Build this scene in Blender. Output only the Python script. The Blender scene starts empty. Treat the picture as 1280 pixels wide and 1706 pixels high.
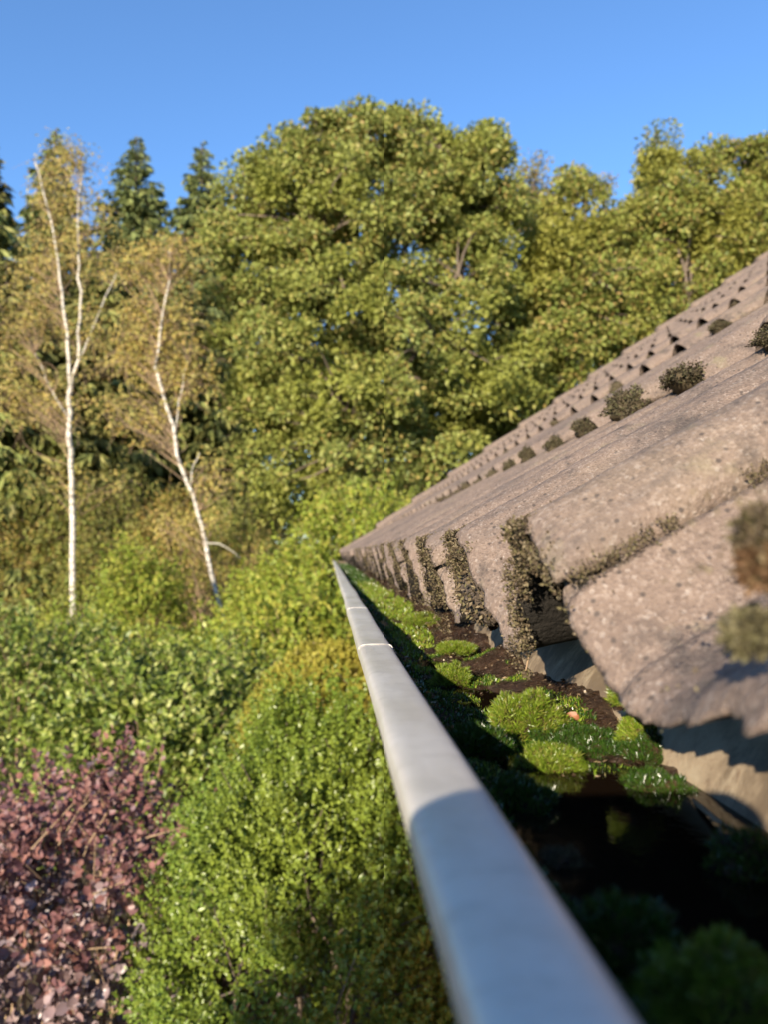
import bpy, bmesh, math, random
import numpy as np
from mathutils import Vector, Matrix, Euler, noise as mn

S = bpy.context.scene
COL = S.collection
R = math.radians
rng = np.random.default_rng(11)
random.seed(11)

# ------------------------------------------------------------------ camera, sky, sun, exposure
CZ = 2.65                                   # lens height above the garden
F = 1280.0                                  # focal length in photo pixels
YAW = math.atan(90 / F)
PITCH = math.atan(69 / F)
cam = bpy.data.cameras.new('camera')
cam.sensor_fit = 'VERTICAL'
cam.sensor_height = 34.65
cam.lens = 26.0
cam.clip_start = 0.01
cam.clip_end = 2000
cam.dof.use_dof = True
cam.dof.focus_distance = 0.44
cam.dof.aperture_fstop = 11.5
camo = bpy.data.objects.new('camera', cam)
camo.location = (0, 0, CZ)
camo.rotation_euler = (math.pi / 2 + PITCH, 0, -YAW)
COL.objects.link(camo)
S.camera = camo

SUN_A, SUN_B = 1.5, 3.0                    # travel of the light in x and y per unit of fall
SUN_DIR = Vector((SUN_A, SUN_B, -1)).normalized()
ELEV = math.asin(-SUN_DIR.z)
world = bpy.data.worlds.new('World')
S.world = world
world.use_nodes = True
wn = world.node_tree
wn.nodes.clear()
sky = wn.nodes.new('ShaderNodeTexSky')
sky.sky_type = 'NISHITA'
sky.sun_disc = False
sky.sun_elevation = ELEV
sky.sun_rotation = math.atan2(-SUN_DIR.x, -SUN_DIR.y)
sky.altitude = 100
sky.air_density = 1.0
sky.dust_density = 0.1
sky.ozone_density = 5.5
bg = wn.nodes.new('ShaderNodeBackground')
bg.inputs['Strength'].default_value = 0.125
wo = wn.nodes.new('ShaderNodeOutputWorld')
wn.links.new(sky.outputs[0], bg.inputs[0])
wn.links.new(bg.outputs[0], wo.inputs[0])
sun = bpy.data.lights.new('sun', 'SUN')
sun.energy = 5.0
sun.angle = R(0.53)
sun.color = (1.0, 0.87, 0.68)
suno = bpy.data.objects.new('sun', sun)
suno.rotation_euler = SUN_DIR.to_track_quat('-Z', 'Y').to_euler()
suno.location = (-6, -12, 9)
COL.objects.link(suno)

S.view_settings.view_transform = 'Standard'
S.view_settings.look = 'None'
S.view_settings.gamma = 1.0
S.view_settings.use_curve_mapping = False
S.view_settings.exposure = 1.25
S.render.engine = 'CYCLES'
S.cycles.use_denoising = True
S.cycles.max_bounces = 6
S.cycles.transparent_max_bounces = 4
S.cycles.caustics_reflective = False
S.cycles.caustics_refractive = False

CAMM = Matrix.Translation((0, 0, CZ)) @ camo.rotation_euler.to_matrix().to_4x4()
ROT = camo.rotation_euler.to_matrix()


def at(px, py, y):
    """the place in the garden at forward distance y that the photo shows at px, py"""
    d = ROT @ Vector(((px - 640) / F, -(py - 853) / F, -1))
    k = y / d.y
    return Vector((d.x * k, y, CZ + d.z * k))


def atz(px, py, z):
    d = ROT @ Vector(((px - 640) / F, -(py - 853) / F, -1))
    k = (z - CZ) / d.z
    return Vector((d.x * k, d.y * k, z))


# ------------------------------------------------------------------ object helpers
def base_of(o):
    v = Vector(o.location)
    return v


def link(o, parent=None):
    COL.objects.link(o)
    if parent is not None:
        o.parent = parent
        w = Vector((0, 0, 0)) if parent.parent else Vector(parent.location)
        o.matrix_parent_inverse = Matrix.Translation(-w)
    return o


def thing(name, label, cat, loc, group=None):
    o = bpy.data.objects.new(name, None)
    o.empty_display_size = 0.1
    o.location = loc
    COL.objects.link(o)
    o['label'] = label
    o['category'] = cat
    if group:
        o['group'] = group
    return o


def tag(o, label=None, cat=None, group=None, kind=None):
    if label: o['label'] = label
    if cat: o['category'] = cat
    if group: o['group'] = group
    if kind: o['kind'] = kind
    return o


def np_mesh(name, V, F_, mat, smooth=False):
    """V (n,3), F_ list of (m,k) int arrays"""
    me = bpy.data.meshes.new(name)
    V = np.asarray(V, dtype=np.float32)
    if not isinstance(F_, (list, tuple)):
        F_ = [F_]
    F_ = [np.asarray(f, dtype=np.int32) for f in F_ if len(f)]
    me.vertices.add(len(V))
    me.vertices.foreach_set('co', V.ravel())
    li = np.concatenate([f.ravel() for f in F_])
    sizes = np.concatenate([np.full(len(f), f.shape[1], np.int32) for f in F_])
    me.loops.add(len(li))
    me.loops.foreach_set('vertex_index', li)
    me.polygons.add(len(sizes))
    st = np.concatenate([[0], np.cumsum(sizes)[:-1]]).astype(np.int32)
    me.polygons.foreach_set('loop_start', st)
    if smooth:
        me.polygons.foreach_set('use_smooth', np.ones(len(sizes), bool))
    me.update(calc_edges=True)
    me.materials.append(mat)
    return me


def mesh_obj(name, V, F_, mat, parent=None, smooth=False, loc=None):
    o = bpy.data.objects.new(name, np_mesh(name, V, F_, mat, smooth))
    if loc is not None:
        o.location = loc
    return link(o, parent)


class MB:
    """collects tubes, boxes and grids into one mesh"""

    def __init__(s):
        s.v, s.q, s.t, s.n = [], [], [], 0

    def add(s, V, q=None, t=None):
        V = np.asarray(V, float)
        s.v.append(V)
        if q is not None and len(q): s.q.append(np.asarray(q) + s.n)
        if t is not None and len(t): s.t.append(np.asarray(t) + s.n)
        s.n += len(V)

    def tube(s, pts, rad, k=7, cap=True):
        P = np.asarray([tuple(p) for p in pts], float)
        rad = np.asarray(rad, float)
        n = len(P)
        T = np.gradient(P, axis=0)
        T /= np.linalg.norm(T, axis=1)[:, None] + 1e-9
        ref = np.array([0.31, 0.9, 0.2])
        if abs(T[0] @ ref) > .9 * np.linalg.norm(ref): ref = np.array([1., 0, 0])
        A = np.cross(T, ref); A /= np.linalg.norm(A, axis=1)[:, None] + 1e-9
        B = np.cross(T, A)
        a = np.linspace(0, 2 * np.pi, k, endpoint=False)
        V = P[:, None] + rad[:, None, None] * (np.cos(a)[None, :, None] * A[:, None] + np.sin(a)[None, :, None] * B[:, None])
        i, j = np.meshgrid(np.arange(n - 1), np.arange(k), indexing='ij')
        j2 = (j + 1) % k
        q = np.stack([i * k + j, i * k + j2, (i + 1) * k + j2, (i + 1) * k + j], -1).reshape(-1, 4)
        V = V.reshape(-1, 3)
        t = []
        if cap:
            V = np.vstack([V, P[:1], P[-1:]])
            c0, c1 = n * k, n * k + 1
            t = [(c0, (jj + 1) % k, jj) for jj in range(k)] + [(c1, (n - 1) * k + jj, (n - 1) * k + (jj + 1) % k) for jj in range(k)]
        s.add(V, q, t)

    def box(s, lo, hi):
        x0, y0, z0 = lo; x1, y1, z1 = hi
        V = [(x0, y0, z0), (x1, y0, z0), (x1, y1, z0), (x0, y1, z0), (x0, y0, z1), (x1, y0, z1), (x1, y1, z1), (x0, y1, z1)]
        s.add(V, [(0, 3, 2, 1), (4, 5, 6, 7), (0, 1, 5, 4), (1, 2, 6, 5), (2, 3, 7, 6), (3, 0, 4, 7)])

    def grid(s, P):
        P = np.asarray(P, float)
        n, m = P.shape[:2]
        i, j = np.meshgrid(np.arange(n - 1), np.arange(m - 1), indexing='ij')
        s.add(P.reshape(-1, 3), np.stack([i * m + j, (i + 1) * m + j, (i + 1) * m + j + 1, i * m + j + 1], -1).reshape(-1, 4))

    def prism(s, sec, a, b):
        """closed section (list of (x,z)) swept from y=a to y=b"""
        n = len(sec)
        V = [(x, a, z) for x, z in sec] + [(x, b, z) for x, z in sec]
        s.add(V, [(i, (i + 1) % n, n + (i + 1) % n, n + i) for i in range(n)])
        # caps as fans
        c0 = np.mean(V[:n], axis=0); c1 = np.mean(V[n:], axis=0)
        s.add(V[:n] + [tuple(c0)], None, [((i + 1) % n, i, n) for i in range(n)])
        s.add(V[n:] + [tuple(c1)], None, [(i, (i + 1) % n, n) for i in range(n)])

    def build(s, name, mat, parent=None, smooth=False):
        F_ = []
        if s.q: F_.append(np.concatenate(s.q))
        if s.t: F_.append(np.concatenate(s.t))
        return mesh_obj(name, np.concatenate(s.v), F_, mat, parent, smooth)


def unit(a):
    return a / (np.linalg.norm(a, axis=-1, keepdims=True) + 1e-9)


def rand_unit(n):
    return unit(rng.normal(size=(n, 3)))


def leaf_arrays(P, D, N, Ln, W, fold=0.15, rnd=False):
    """little folded leaves: P base, D along the leaf, N face"""
    D = unit(D)
    Sd = unit(np.cross(D, N))
    N = np.cross(Sd, D)
    Ln = np.broadcast_to(Ln, len(P))[:, None]
    W = np.broadcast_to(W, len(P))[:, None]
    if rnd:
        vs = [P, P + D * Ln * .28 + Sd * W * .44 + N * W * fold, P + D * Ln * .72 + Sd * W * .44 + N * W * fold, P + D * Ln,
              P + D * Ln * .72 - Sd * W * .44 + N * W * fold, P + D * Ln * .28 - Sd * W * .44 + N * W * fold]
        V = np.stack(vs, 1).reshape(-1, 3)
        b = np.arange(len(P))[:, None] * 6
        q = np.concatenate([b + np.array([[0, 1, 2, 3]]), b + np.array([[0, 3, 4, 5]])])
        return V, [q]
    vs = [P, P + D * Ln * .45 + Sd * W * .5 + N * W * fold, P + D * Ln, P + D * Ln * .45 - Sd * W * .5 + N * W * fold]
    V = np.stack(vs, 1).reshape(-1, 3)
    b = np.arange(len(P))[:, None] * 4
    t = np.concatenate([b + np.array([[0, 1, 2]]), b + np.array([[0, 2, 3]])])
    return V, [t]


def leaf_obj(name, P, D, N, Ln, W, mat, parent=None, fold=.15, rnd=False, loc=None):
    V, f = leaf_arrays(P, D, N, Ln, W, fold, rnd)
    return mesh_obj(name, V, f, mat, parent, False, loc)


# ------------------------------------------------------------------ materials
def new_mat(name):
    m = bpy.data.materials.new(name)
    m.use_nodes = True
    nt = m.node_tree
    return m, nt, nt.nodes['Principled BSDF']


def nd(nt, typ, **kw):
    n = nt.nodes.new(typ)
    for k, v in kw.items():
        if k in n.inputs: n.inputs[k].default_value = v
        else: setattr(n, k, v)
    return n


def ramp(nt, fac, stops):
    r = nt.nodes.new('ShaderNodeValToRGB')
    e = r.color_ramp.elements
    e[0].position, e[0].color = stops[0][0], (*stops[0][1], 1)
    e[1].position, e[1].color = stops[-1][0], (*stops[-1][1], 1)
    for p, c in stops[1:-1]:
        x = e.new(p); x.color = (*c, 1)
    nt.links.new(fac, r.inputs[0])
    return r.outputs[0]


def tex(nt, kind, scale, coord='pos', detail=3.0, rough=.6, vec_scale=None, **kw):
    if coord == 'pos':
        c = nt.nodes.new('ShaderNodeNewGeometry').outputs['Position']
    else:
        c = nt.nodes.new('ShaderNodeTexCoord').outputs['Object']
    if vec_scale:
        mp = nd(nt, 'ShaderNodeMapping')
        mp.inputs['Scale'].default_value = vec_scale
        nt.links.new(c, mp.inputs[0]); c = mp.outputs[0]
    if kind == 'noise':
        t = nd(nt, 'ShaderNodeTexNoise', Scale=scale, Detail=detail, Roughness=rough)
    else:
        t = nd(nt, 'ShaderNodeTexVoronoi', Scale=scale, **kw)
    nt.links.new(c, t.inputs['Vector'])
    return t


def mix(nt, fac, a, b, mode='MIX'):
    m = nt.nodes.new('ShaderNodeMix')
    m.data_type = 'RGBA'; m.blend_type = mode
    for s, v in ((0, fac), (6, a), (7, b)):
        if hasattr(v, 'is_linked') or hasattr(v, 'links'): nt.links.new(v, m.inputs[s])
        elif s == 0: m.inputs[0].default_value = v
        else: m.inputs[s].default_value = (*v, 1)
    return m.outputs[2]


def bump(nt, h, strength, dist, normal=None):
    b = nd(nt, 'ShaderNodeBump', Strength=strength, Distance=dist)
    nt.links.new(h, b.inputs['Height'])
    if normal is not None: nt.links.new(normal, b.inputs['Normal'])
    return b.outputs[0]


def leaf_mat(name, cols, trans=.3, rough=.5, spec=.25, patch=None, patch_scale=.6):
    """leaf colours vary leaf by leaf (random per island) and by slow patches"""
    m, nt, p = new_mat(name)
    g = nt.nodes.new('ShaderNodeNewGeometry')
    k = len(cols) - 1
    c = ramp(nt, g.outputs['Random Per Island'], [(i / k, cc) for i, cc in enumerate(cols)])
    if patch:
        n = tex(nt, 'noise', patch_scale, detail=2)
        f = ramp(nt, n.outputs[0], [(.42, (0, 0, 0)), (.66, (1, 1, 1))])
        c = mix(nt, f, c, patch)
    nt.links.new(c, p.inputs['Base Color'])
    p.inputs['Roughness'].default_value = rough
    p.inputs['Specular IOR Level'].default_value = spec
    t = nd(nt, 'ShaderNodeBsdfTranslucent')
    nt.links.new(c, t.inputs[0])
    ms = nd(nt, 'ShaderNodeMixShader')
    ms.inputs[0].default_value = trans
    nt.links.new(p.outputs[0], ms.inputs[1]); nt.links.new(t.outputs[0], ms.inputs[2])
    nt.links.new(ms.outputs[0], nt.nodes['Material Output'].inputs[0])
    return m


def plain(name, col, rough=.8, spec=.3, metal=0., var=.25, scale=8., bmp=0., bscale=60.):
    m, nt, p = new_mat(name)
    n = tex(nt, 'noise', scale)
    c = mix(nt, n.outputs[0], tuple(x * (1 - var) for x in col), tuple(min(1, x * (1 + var)) for x in col))
    nt.links.new(c, p.inputs['Base Color'])
    p.inputs['Roughness'].default_value = rough
    p.inputs['Specular IOR Level'].default_value = spec
    p.inputs['Metallic'].default_value = metal
    if bmp:
        nt.links.new(bump(nt, tex(nt, 'noise', bscale, detail=5).outputs[0], bmp, .01), p.inputs['Normal'])
    return m


def tile_material():
    m, nt, p = new_mat('weathered_concrete_tile')
    big = tex(nt, 'noise', 9, detail=4, rough=.65)
    mid = tex(nt, 'noise', 70, detail=6, rough=.75)
    grain = tex(nt, 'voronoi', 760)
    fine = tex(nt, 'noise', 1300, detail=3)
    c = ramp(nt, mid.outputs[0], [(.28, (0.081, 0.0574, 0.0452)), (.5, (0.18, 0.1284, 0.1007)), (.72, (0.27, 0.1984, 0.157))])
    c2 = ramp(nt, big.outputs[0], [(.34, (0.117, 0.087, 0.0745)), (.52, (0.2025, 0.1453, 0.1134)), (.68, (0.2565, 0.1943, 0.1309))])
    c = mix(nt, .5, c, c2)
    # pale and dark aggregate grains
    gc = ramp(nt, grain.outputs['Color'], [(.0, (0.0241, 0.0205, 0.0188)), (.28, (0.1165, 0.0861, 0.0699)), (.62, (0.1607, 0.1205, 0.0955)), (.86, (0.2572, 0.2091, 0.1748)), (1., (0.3697, 0.3362, 0.2985))])
    c = mix(nt, .5, c, gc)
    rs = tex(nt, 'noise', 34, detail=5, rough=.7, vec_scale=(.22, 1.6, .22))
    rf = ramp(nt, rs.outputs[0], [(.5, (0, 0, 0)), (.66, (.6, .6, .6))])
    c = mix(nt, rf, c, (0.0804, 0.0672, 0.0623))
    pits = tex(nt, 'voronoi', 170)
    pf = ramp(nt, pits.outputs['Distance'], [(.10, (.8, .8, .8)), (.22, (0, 0, 0))])
    c = mix(nt, pf, c, (0.0482, 0.0394, 0.0358))
    # dark lichen stains with their own outline
    st = tex(nt, 'noise', 26, detail=7, rough=.7)
    sf = ramp(nt, st.outputs[0], [(.55, (0, 0, 0)), (.68, (.75, .75, .75))])
    c = mix(nt, sf, c, (0.0442, 0.0377, 0.0358))
    yl = tex(nt, 'noise', 33, detail=5, rough=.6, vec_scale=(1, 1.3, 1))
    yf = ramp(nt, yl.outputs[0], [(.60, (0, 0, 0)), (.74, (.6, .6, .6))])
    c = mix(nt, yf, c, (0.1848, 0.1599, 0.0938))
    nt.links.new(c, p.inputs['Base Color'])
    p.inputs['Roughness'].default_value = .88
    p.inputs['Specular IOR Level'].default_value = .25
    n1 = bump(nt, pits.outputs['Distance'], .35, .0012, bump(nt, mid.outputs[0], .6, .0034))
    n2 = bump(nt, grain.outputs['Distance'], .6, .0006, n1)
    n3 = bump(nt, fine.outputs[0], .6, .0007, n2)
    nt.links.new(n3, p.inputs['Normal'])
    return m


def zinc_material():
    m, nt, p = new_mat('grey_zinc')
    n = tex(nt, 'noise', 30, detail=5, rough=.65, vec_scale=(1, .35, 1))
    c = ramp(nt, n.outputs[0], [(.3, (.60, .55, .49)), (.7, (.70, .65, .585))])
    s = tex(nt, 'noise', 160, detail=4, vec_scale=(.35, 1, 1))
    f = ramp(nt, s.outputs[0], [(.56, (0, 0, 0)), (.68, (.3, .3, .3))])
    c = mix(nt, f, c, (.34, .305, .25))
    g = tex(nt, 'noise', 55, detail=7, rough=.75)
    gf = ramp(nt, g.outputs[0], [(.48, (0, 0, 0)), (.66, (.3, .3, .3))])
    c = mix(nt, gf, c, (.40, .365, .305))
    nt.links.new(c, p.inputs['Base Color'])
    p.inputs['Metallic'].default_value = .35
    r = ramp(nt, n.outputs[0], [(.3, (.30,) * 3), (.7, (.46,) * 3)])
    nt.links.new(r, p.inputs['Roughness'])
    nt.links.new(bump(nt, n.outputs[0], .12, .004), p.inputs['Normal'])
    return m


def mud_material():
    m, nt, p = new_mat('wet_brown_sediment')
    n = tex(nt, 'noise', 120, detail=6, rough=.7)
    c = ramp(nt, n.outputs[0], [(.3, (.018, .010, .006)), (.55, (.06, .034, .02)), (.75, (.14, .085, .052))])
    nt.links.new(c, p.inputs['Base Color'])
    p.inputs['Roughness'].default_value = .12
    p.inputs['Specular IOR Level'].default_value = .5
    n2 = tex(nt, 'noise', 420, detail=4)
    nt.links.new(bump(nt, n2.outputs[0], 1.0, .006, bump(nt, n.outputs[0], .7, .006)), p.inputs['Normal'])
    return m


def apron_material():
    m, nt, p = new_mat('beige_eaves_sheet')
    n = tex(nt, 'noise', 45, detail=6, rough=.7)
    c = ramp(nt, n.outputs[0], [(.3, (.17, .125, .08)), (.5, (.29, .225, .15)), (.72, (.36, .30, .21))])
    st = tex(nt, 'noise', 110, detail=5)
    f = ramp(nt, st.outputs[0], [(.6, (0, 0, 0)), (.7, (.6, .6, .6))])
    c = mix(nt, f, c, (.14, .085, .05))
    wv = tex(nt, 'noise', 24, detail=6, rough=.7, vec_scale=(1, 1, .3))
    wf = ramp(nt, wv.outputs[0], [(.47, (0, 0, 0)), (.56, (.85, .85, .85))])
    c = mix(nt, wf, c, (.13, .095, .06))
    nt.links.new(c, p.inputs['Base Color'])
    p.inputs['Roughness'].default_value = .6
    nt.links.new(bump(nt, st.outputs[0], .3, .002), p.inputs['Normal'])
    return m


def bark_birch():
    m, nt, p = new_mat('white_birch_bark')
    n = tex(nt, 'noise', 6, detail=5, rough=.7, vec_scale=(1, 1, 5))
    c = ramp(nt, n.outputs[0], [(.39, (.07, .06, .05)), (.46, (.40, .36, .30)), (.62, (.62, .58, .50))])
    nt.links.new(c, p.inputs['Base Color'])
    p.inputs['Roughness'].default_value = .7
    nt.links.new(bump(nt, n.outputs[0], .4, .02), p.inputs['Normal'])
    return m


M_TILE = tile_material()
M_ZINC = zinc_material()
M_MUD = mud_material()
M_APRON = apron_material()
M_BIRCH = bark_birch()
M_BARK = plain('brown_bark', (.13, .10, .075), .9, .2, var=.45, scale=9, bmp=.8, bscale=18)
M_TWIG = plain('pale_twigs', (.30, .21, .13), .85, .2, var=.3, scale=20)
M_MEMB = plain('black_underlay', (.012, .012, .013), .8)
M_BRICK = plain('red_brick_wall', (.28, .13, .085), .85, var=.3, scale=14, bmp=.3)
M_SOIL = plain('leaf_litter_ground', (.085, .062, .035), .95, .15, var=.5, scale=3, bmp=.8, bscale=25)
M_WATER, _nt, _p = new_mat('brown_gutter_water')
_p.inputs['Base Color'].default_value = (.010, .006, .0035, 1)
_p.inputs['Roughness'].default_value = .04
_p.inputs['IOR'].default_value = 1.33
_nt.links.new(bump(_nt, tex(_nt, 'noise', 170, detail=3).outputs[0], .07, .002), _p.inputs['Normal'])

M_OAK = leaf_mat('oak_leaves', [(0.1516, 0.1844, 0.0515), (0.2063, 0.2404, 0.0606), (0.2548, 0.285, 0.0728), (0.3155, 0.3243, 0.094), (0.364, 0.2515, 0.088)], .34, patch=(.26, .275, .055), patch_scale=.5)
M_OAK2 = leaf_mat('yellowing_oak_leaves', [(0.1456, 0.1844, 0.042), (0.1904, 0.2318, 0.0504), (0.2408, 0.2635, 0.0588), (0.3024, 0.2793, 0.0771), (0.3248, 0.2108, 0.0771)], .34, patch=(.26, .255, .05), patch_scale=.55)
M_GOLD = leaf_mat('golden_birch_leaves', [(0.29, 0.26, 0.075), (0.39, 0.345, 0.095), (0.47, 0.4, 0.12), (0.48, 0.36, 0.1), (0.36, 0.24, 0.07)], .38)
M_SPRUCE = leaf_mat('spruce_sprays', [(0.1323, 0.1607, 0.0491), (0.189, 0.2174, 0.0605), (0.2552, 0.2646, 0.0756), (0.3213, 0.293, 0.0945)], .12, .6, patch=(.085, .075, .024), patch_scale=.35)
M_SPRUCEB = leaf_mat('blue_green_sprays', [(0.1008, 0.126, 0.0428), (0.1428, 0.1764, 0.058), (0.1848, 0.2184, 0.0706), (0.2268, 0.2352, 0.0756)], .12, .6)
M_BOX = leaf_mat('box_leaves', [(0.1, 0.16, 0.022), (0.135, 0.205, 0.028), (0.175, 0.25, 0.034), (0.235, 0.29, 0.05)], .3, .35, .4, patch=(.20, .25, .035), patch_scale=2.2)
M_HEDGE = leaf_mat('yellow_hedge_leaves', [(0.25, 0.235, 0.035), (0.31, 0.29, 0.042), (0.37, 0.335, 0.055), (0.33, 0.26, 0.05)], .3)
M_PLUM = leaf_mat('purple_leaves', [(0.1, 0.072, 0.078), (0.21, 0.165, 0.175), (0.32, 0.265, 0.275), (0.27, 0.15, 0.135), (0.46, 0.42, 0.42)], .18, .36, .6, patch=(.22, .15, .145), patch_scale=3.1)
M_LILAC = leaf_mat('dark_green_leaves', [(0.1092, 0.1521, 0.0276), (0.1495, 0.2029, 0.0331), (0.207, 0.2536, 0.0414), (0.414, 0.4283, 0.138)], .3, .4, .35)
M_FRESH = leaf_mat('yellow_green_leaves', [(0.156, 0.2106, 0.0284), (0.2262, 0.2808, 0.0365), (0.2964, 0.3354, 0.0446), (0.3588, 0.3198, 0.0608)], .36)
M_OLIVE = leaf_mat('olive_undergrowth_leaves', [(0.156, 0.182, 0.0442), (0.2145, 0.2405, 0.0546), (0.273, 0.286, 0.065), (0.338, 0.273, 0.0715)], .35)
M_RUST = leaf_mat('rusty_shrub_leaves', [(0.207, 0.1686, 0.0483), (0.2932, 0.2182, 0.0552), (0.2242, 0.238, 0.0431), (0.3277, 0.1984, 0.0517)], .3)
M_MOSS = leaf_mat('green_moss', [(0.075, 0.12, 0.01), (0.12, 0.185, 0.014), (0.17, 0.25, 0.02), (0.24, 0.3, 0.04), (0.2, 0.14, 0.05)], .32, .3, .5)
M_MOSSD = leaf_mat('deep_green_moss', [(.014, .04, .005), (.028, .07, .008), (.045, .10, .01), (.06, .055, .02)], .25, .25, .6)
M_CRUST = leaf_mat('dry_brown_moss', [(.045, .032, .02), (.08, .058, .034), (.14, .105, .065), (.12, .105, .045), (.23, .18, .12)], .18, .8, .2)
M_DARKMOSS = leaf_mat('dark_roof_moss', [(.03, .022, .014), (.055, .042, .025), (.09, .07, .04), (.075, .075, .03), (.17, .14, .09)], .15, .8, .2)

# ------------------------------------------------------------------ ground
gx, gy = np.meshgrid(np.concatenate([np.linspace(-600, -30, 12), np.linspace(-28, 28, 57), np.linspace(30, 600, 12)]),
                     np.concatenate([np.linspace(-300, -12, 8), np.linspace(-10, 40, 51), np.linspace(44, 1000, 14)]), indexing='ij')
gz = 0.08 * np.sin(gx * .7 + 1) * np.cos(gy * .6) - .05
mb = MB(); mb.grid(np.stack([gx, gy, gz], -1)); ground = mb.build('ground', M_SOIL, smooth=True)
tag(ground, kind='structure')

# ------------------------------------------------------------------ house: roof, tiles, eaves sheet
PITCH_R = R(35)
U = np.array([math.cos(PITCH_R), 0, math.sin(PITCH_R)])
NP = np.array([-.47, 0, .883])
L = .332                       # gauge of the courses
A = .053                       # height of the roll
TH = .018
T0, T1 = .036, .021            # lift of the lower end, eaves course and others
CREST0 = np.array([.068, 0, CZ + .0116])
O = CREST0 - (T0 + A) * NP
V0 = .25                       # y of a seam; rolls at .28, .43, .58 ...
SP = .15
NCOL0, NCOL1, NCOURSE = -2, 17, 14


EDGE = .012                    # the pans reach a little further down the slope than the rolls


def prof(v):
    return A * (.5 + .5 * np.cos(2 * np.pi * (v - .03) / SP)) ** 1.05


def pt(u, v, n):
    return O + u * U + np.array([0, 1, 0]) * v + n * NP


M_UNDER = plain('shade_black_tile_underside', (.022, .019, .016), .9, .2, var=.5, scale=90, bmp=.5, bscale=300)  # black colour paints the arch shade onto undersides and eaves end faces


def tile_mesh(name, lift, nu, nv, seed, rag=0.0, rough=0.0, worn=0.0):
    us = np.concatenate([[0, .0015, .004, .009], np.linspace(.016, L + .045, nu - 4)])
    vs = np.concatenate([np.linspace(.0025, .2985, nv - 3), [.2995, .306, .309]])
    Ptop = np.zeros((nu, nv, 3)); Pbot = np.zeros((nu, nv, 3))
    chip = np.array([mn.noise(Vector((v * 90, seed * 7.3, 0))) + .6 * mn.noise(Vector((v * 260, seed * 3.1, 5))) for v in vs]) * rag
    for i, u in enumerate(us):
        roundoff = -.0045 * max(0, 1 - u / .009) ** 2
        for j, v in enumerate(vs):
            h = prof(v) if v < .10 or not worn else prof(v + worn * min(1, (v - .10) / .02) * max(0, (.27 - v) / .15)) * (1 - .72 * max(0, math.sin(math.pi * (v - .10) / .16)))
            n = lift * (1 - u / L) + h + roundoff
            if v > .268: n -= .005 * min(1, (v - .268) / .006)
            if v > .299: n -= .008
            if v < .008: n -= .003 * (1 - v / .008) ** 2
            if rough:
                n += rough * (.7 * mn.noise(Vector((u * 25 + seed, v * 45, 1.7))) + .5 * mn.noise(Vector((u * 190, v * 190 + seed, 3.7))) + .4 * mn.noise(Vector((u * 420, v * 420 + seed, 7.7))))
            uu = u + chip[j] * max(0, 1 - u / .0045) - (EDGE if lift == T0 else .003) * (1 - h / A) * max(0, 1 - u / .06)
            Ptop[i, j] = uu * U + np.array([0, v, 0]) + n * NP
            th_ = .0085 + (TH - .0085) * min(1, u / .03)
            Pbot[i, j] = (uu + .010 * max(0, 1 - u / .05)) * U + np.array([0, v, 0]) + (lift * (1 - u / L) + h - th_ - (0.005 if v > .268 else 0)) * NP
    idt = np.arange(nu * nv).reshape(nu, nv)
    idb = idt + nu * nv
    def q(a, b, c, d): return np.stack([a, b, c, d], -1).reshape(-1, 4)
    fs = [q(idt[:-1, :-1], idt[1:, :-1], idt[1:, 1:], idt[:-1, 1:]),
          q(idb[:-1, :-1], idb[:-1, 1:], idb[1:, 1:], idb[1:, :-1]),
          q(idt[0, :-1], idt[0, 1:], idb[0, 1:], idb[0, :-1]),
          q(idt[-1, 1:], idt[-1, :-1], idb[-1, :-1], idb[-1, 1:]),
          q(idt[1:, 0], idt[:-1, 0], idb[:-1, 0], idb[1:, 0]),
          q(idt[:-1, -1], idt[1:, -1], idb[1:, -1], idb[:-1, -1])]
    me = np_mesh(name, np.vstack([Ptop.reshape(-1, 3), Pbot.reshape(-1, 3)]), [np.concatenate(fs)], M_TILE, True)
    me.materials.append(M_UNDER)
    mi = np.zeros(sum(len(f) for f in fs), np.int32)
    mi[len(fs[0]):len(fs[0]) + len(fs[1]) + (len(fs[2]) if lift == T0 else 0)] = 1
    me.polygons.foreach_set('material_index', mi)
    return me


HX = O[0]
house = thing('tiled_house', 'brick house with mossy brown interlocking roof tiles rising to the right', 'house', (3.6, 1.5, 0))
YA, YB = V0 + .3 * NCOL0, V0 + .3 * (NCOL1 + 1)      # roof ends
RU = L * NCOURSE
# roof deck with both slopes
d0 = O + .10 * U - .028 * NP; d1 = O + RU * U - .028 * NP
e0 = O + .13 * U - .16 * NP
ridge_x = d1[0]
mb = MB()
sec = [(d0[0], d0[2]), (d1[0], d1[2]), (2 * ridge_x - d0[0], d0[2]), (2 * ridge_x - e0[0], e0[2]), (ridge_x, d1[2] - .15), (e0[0], e0[2])]
for a_, b_ in ((0, 5), (2, 3)):
    pass
def strip(mb, s4, y0, y1):
    V = [(x, y0, z) for x, z in s4] + [(x, y1, z) for x, z in s4]
    mb.add(V, [(0, 1, 5, 4), (1, 2, 6, 5), (2, 3, 7, 6), (3, 0, 4, 7), (3, 2, 1, 0), (4, 5, 6, 7)])
strip(mb, [sec[0], sec[1], sec[4], sec[5]], YA + .02, YB - .02)
strip(mb, [(sec[1][0] + .001, sec[1][1]), sec[2], sec[3], (sec[4][0] + .001, sec[4][1])], YA + .02, YB - .02)
roof = mb.build('roof', M_MEMB, house)
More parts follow.
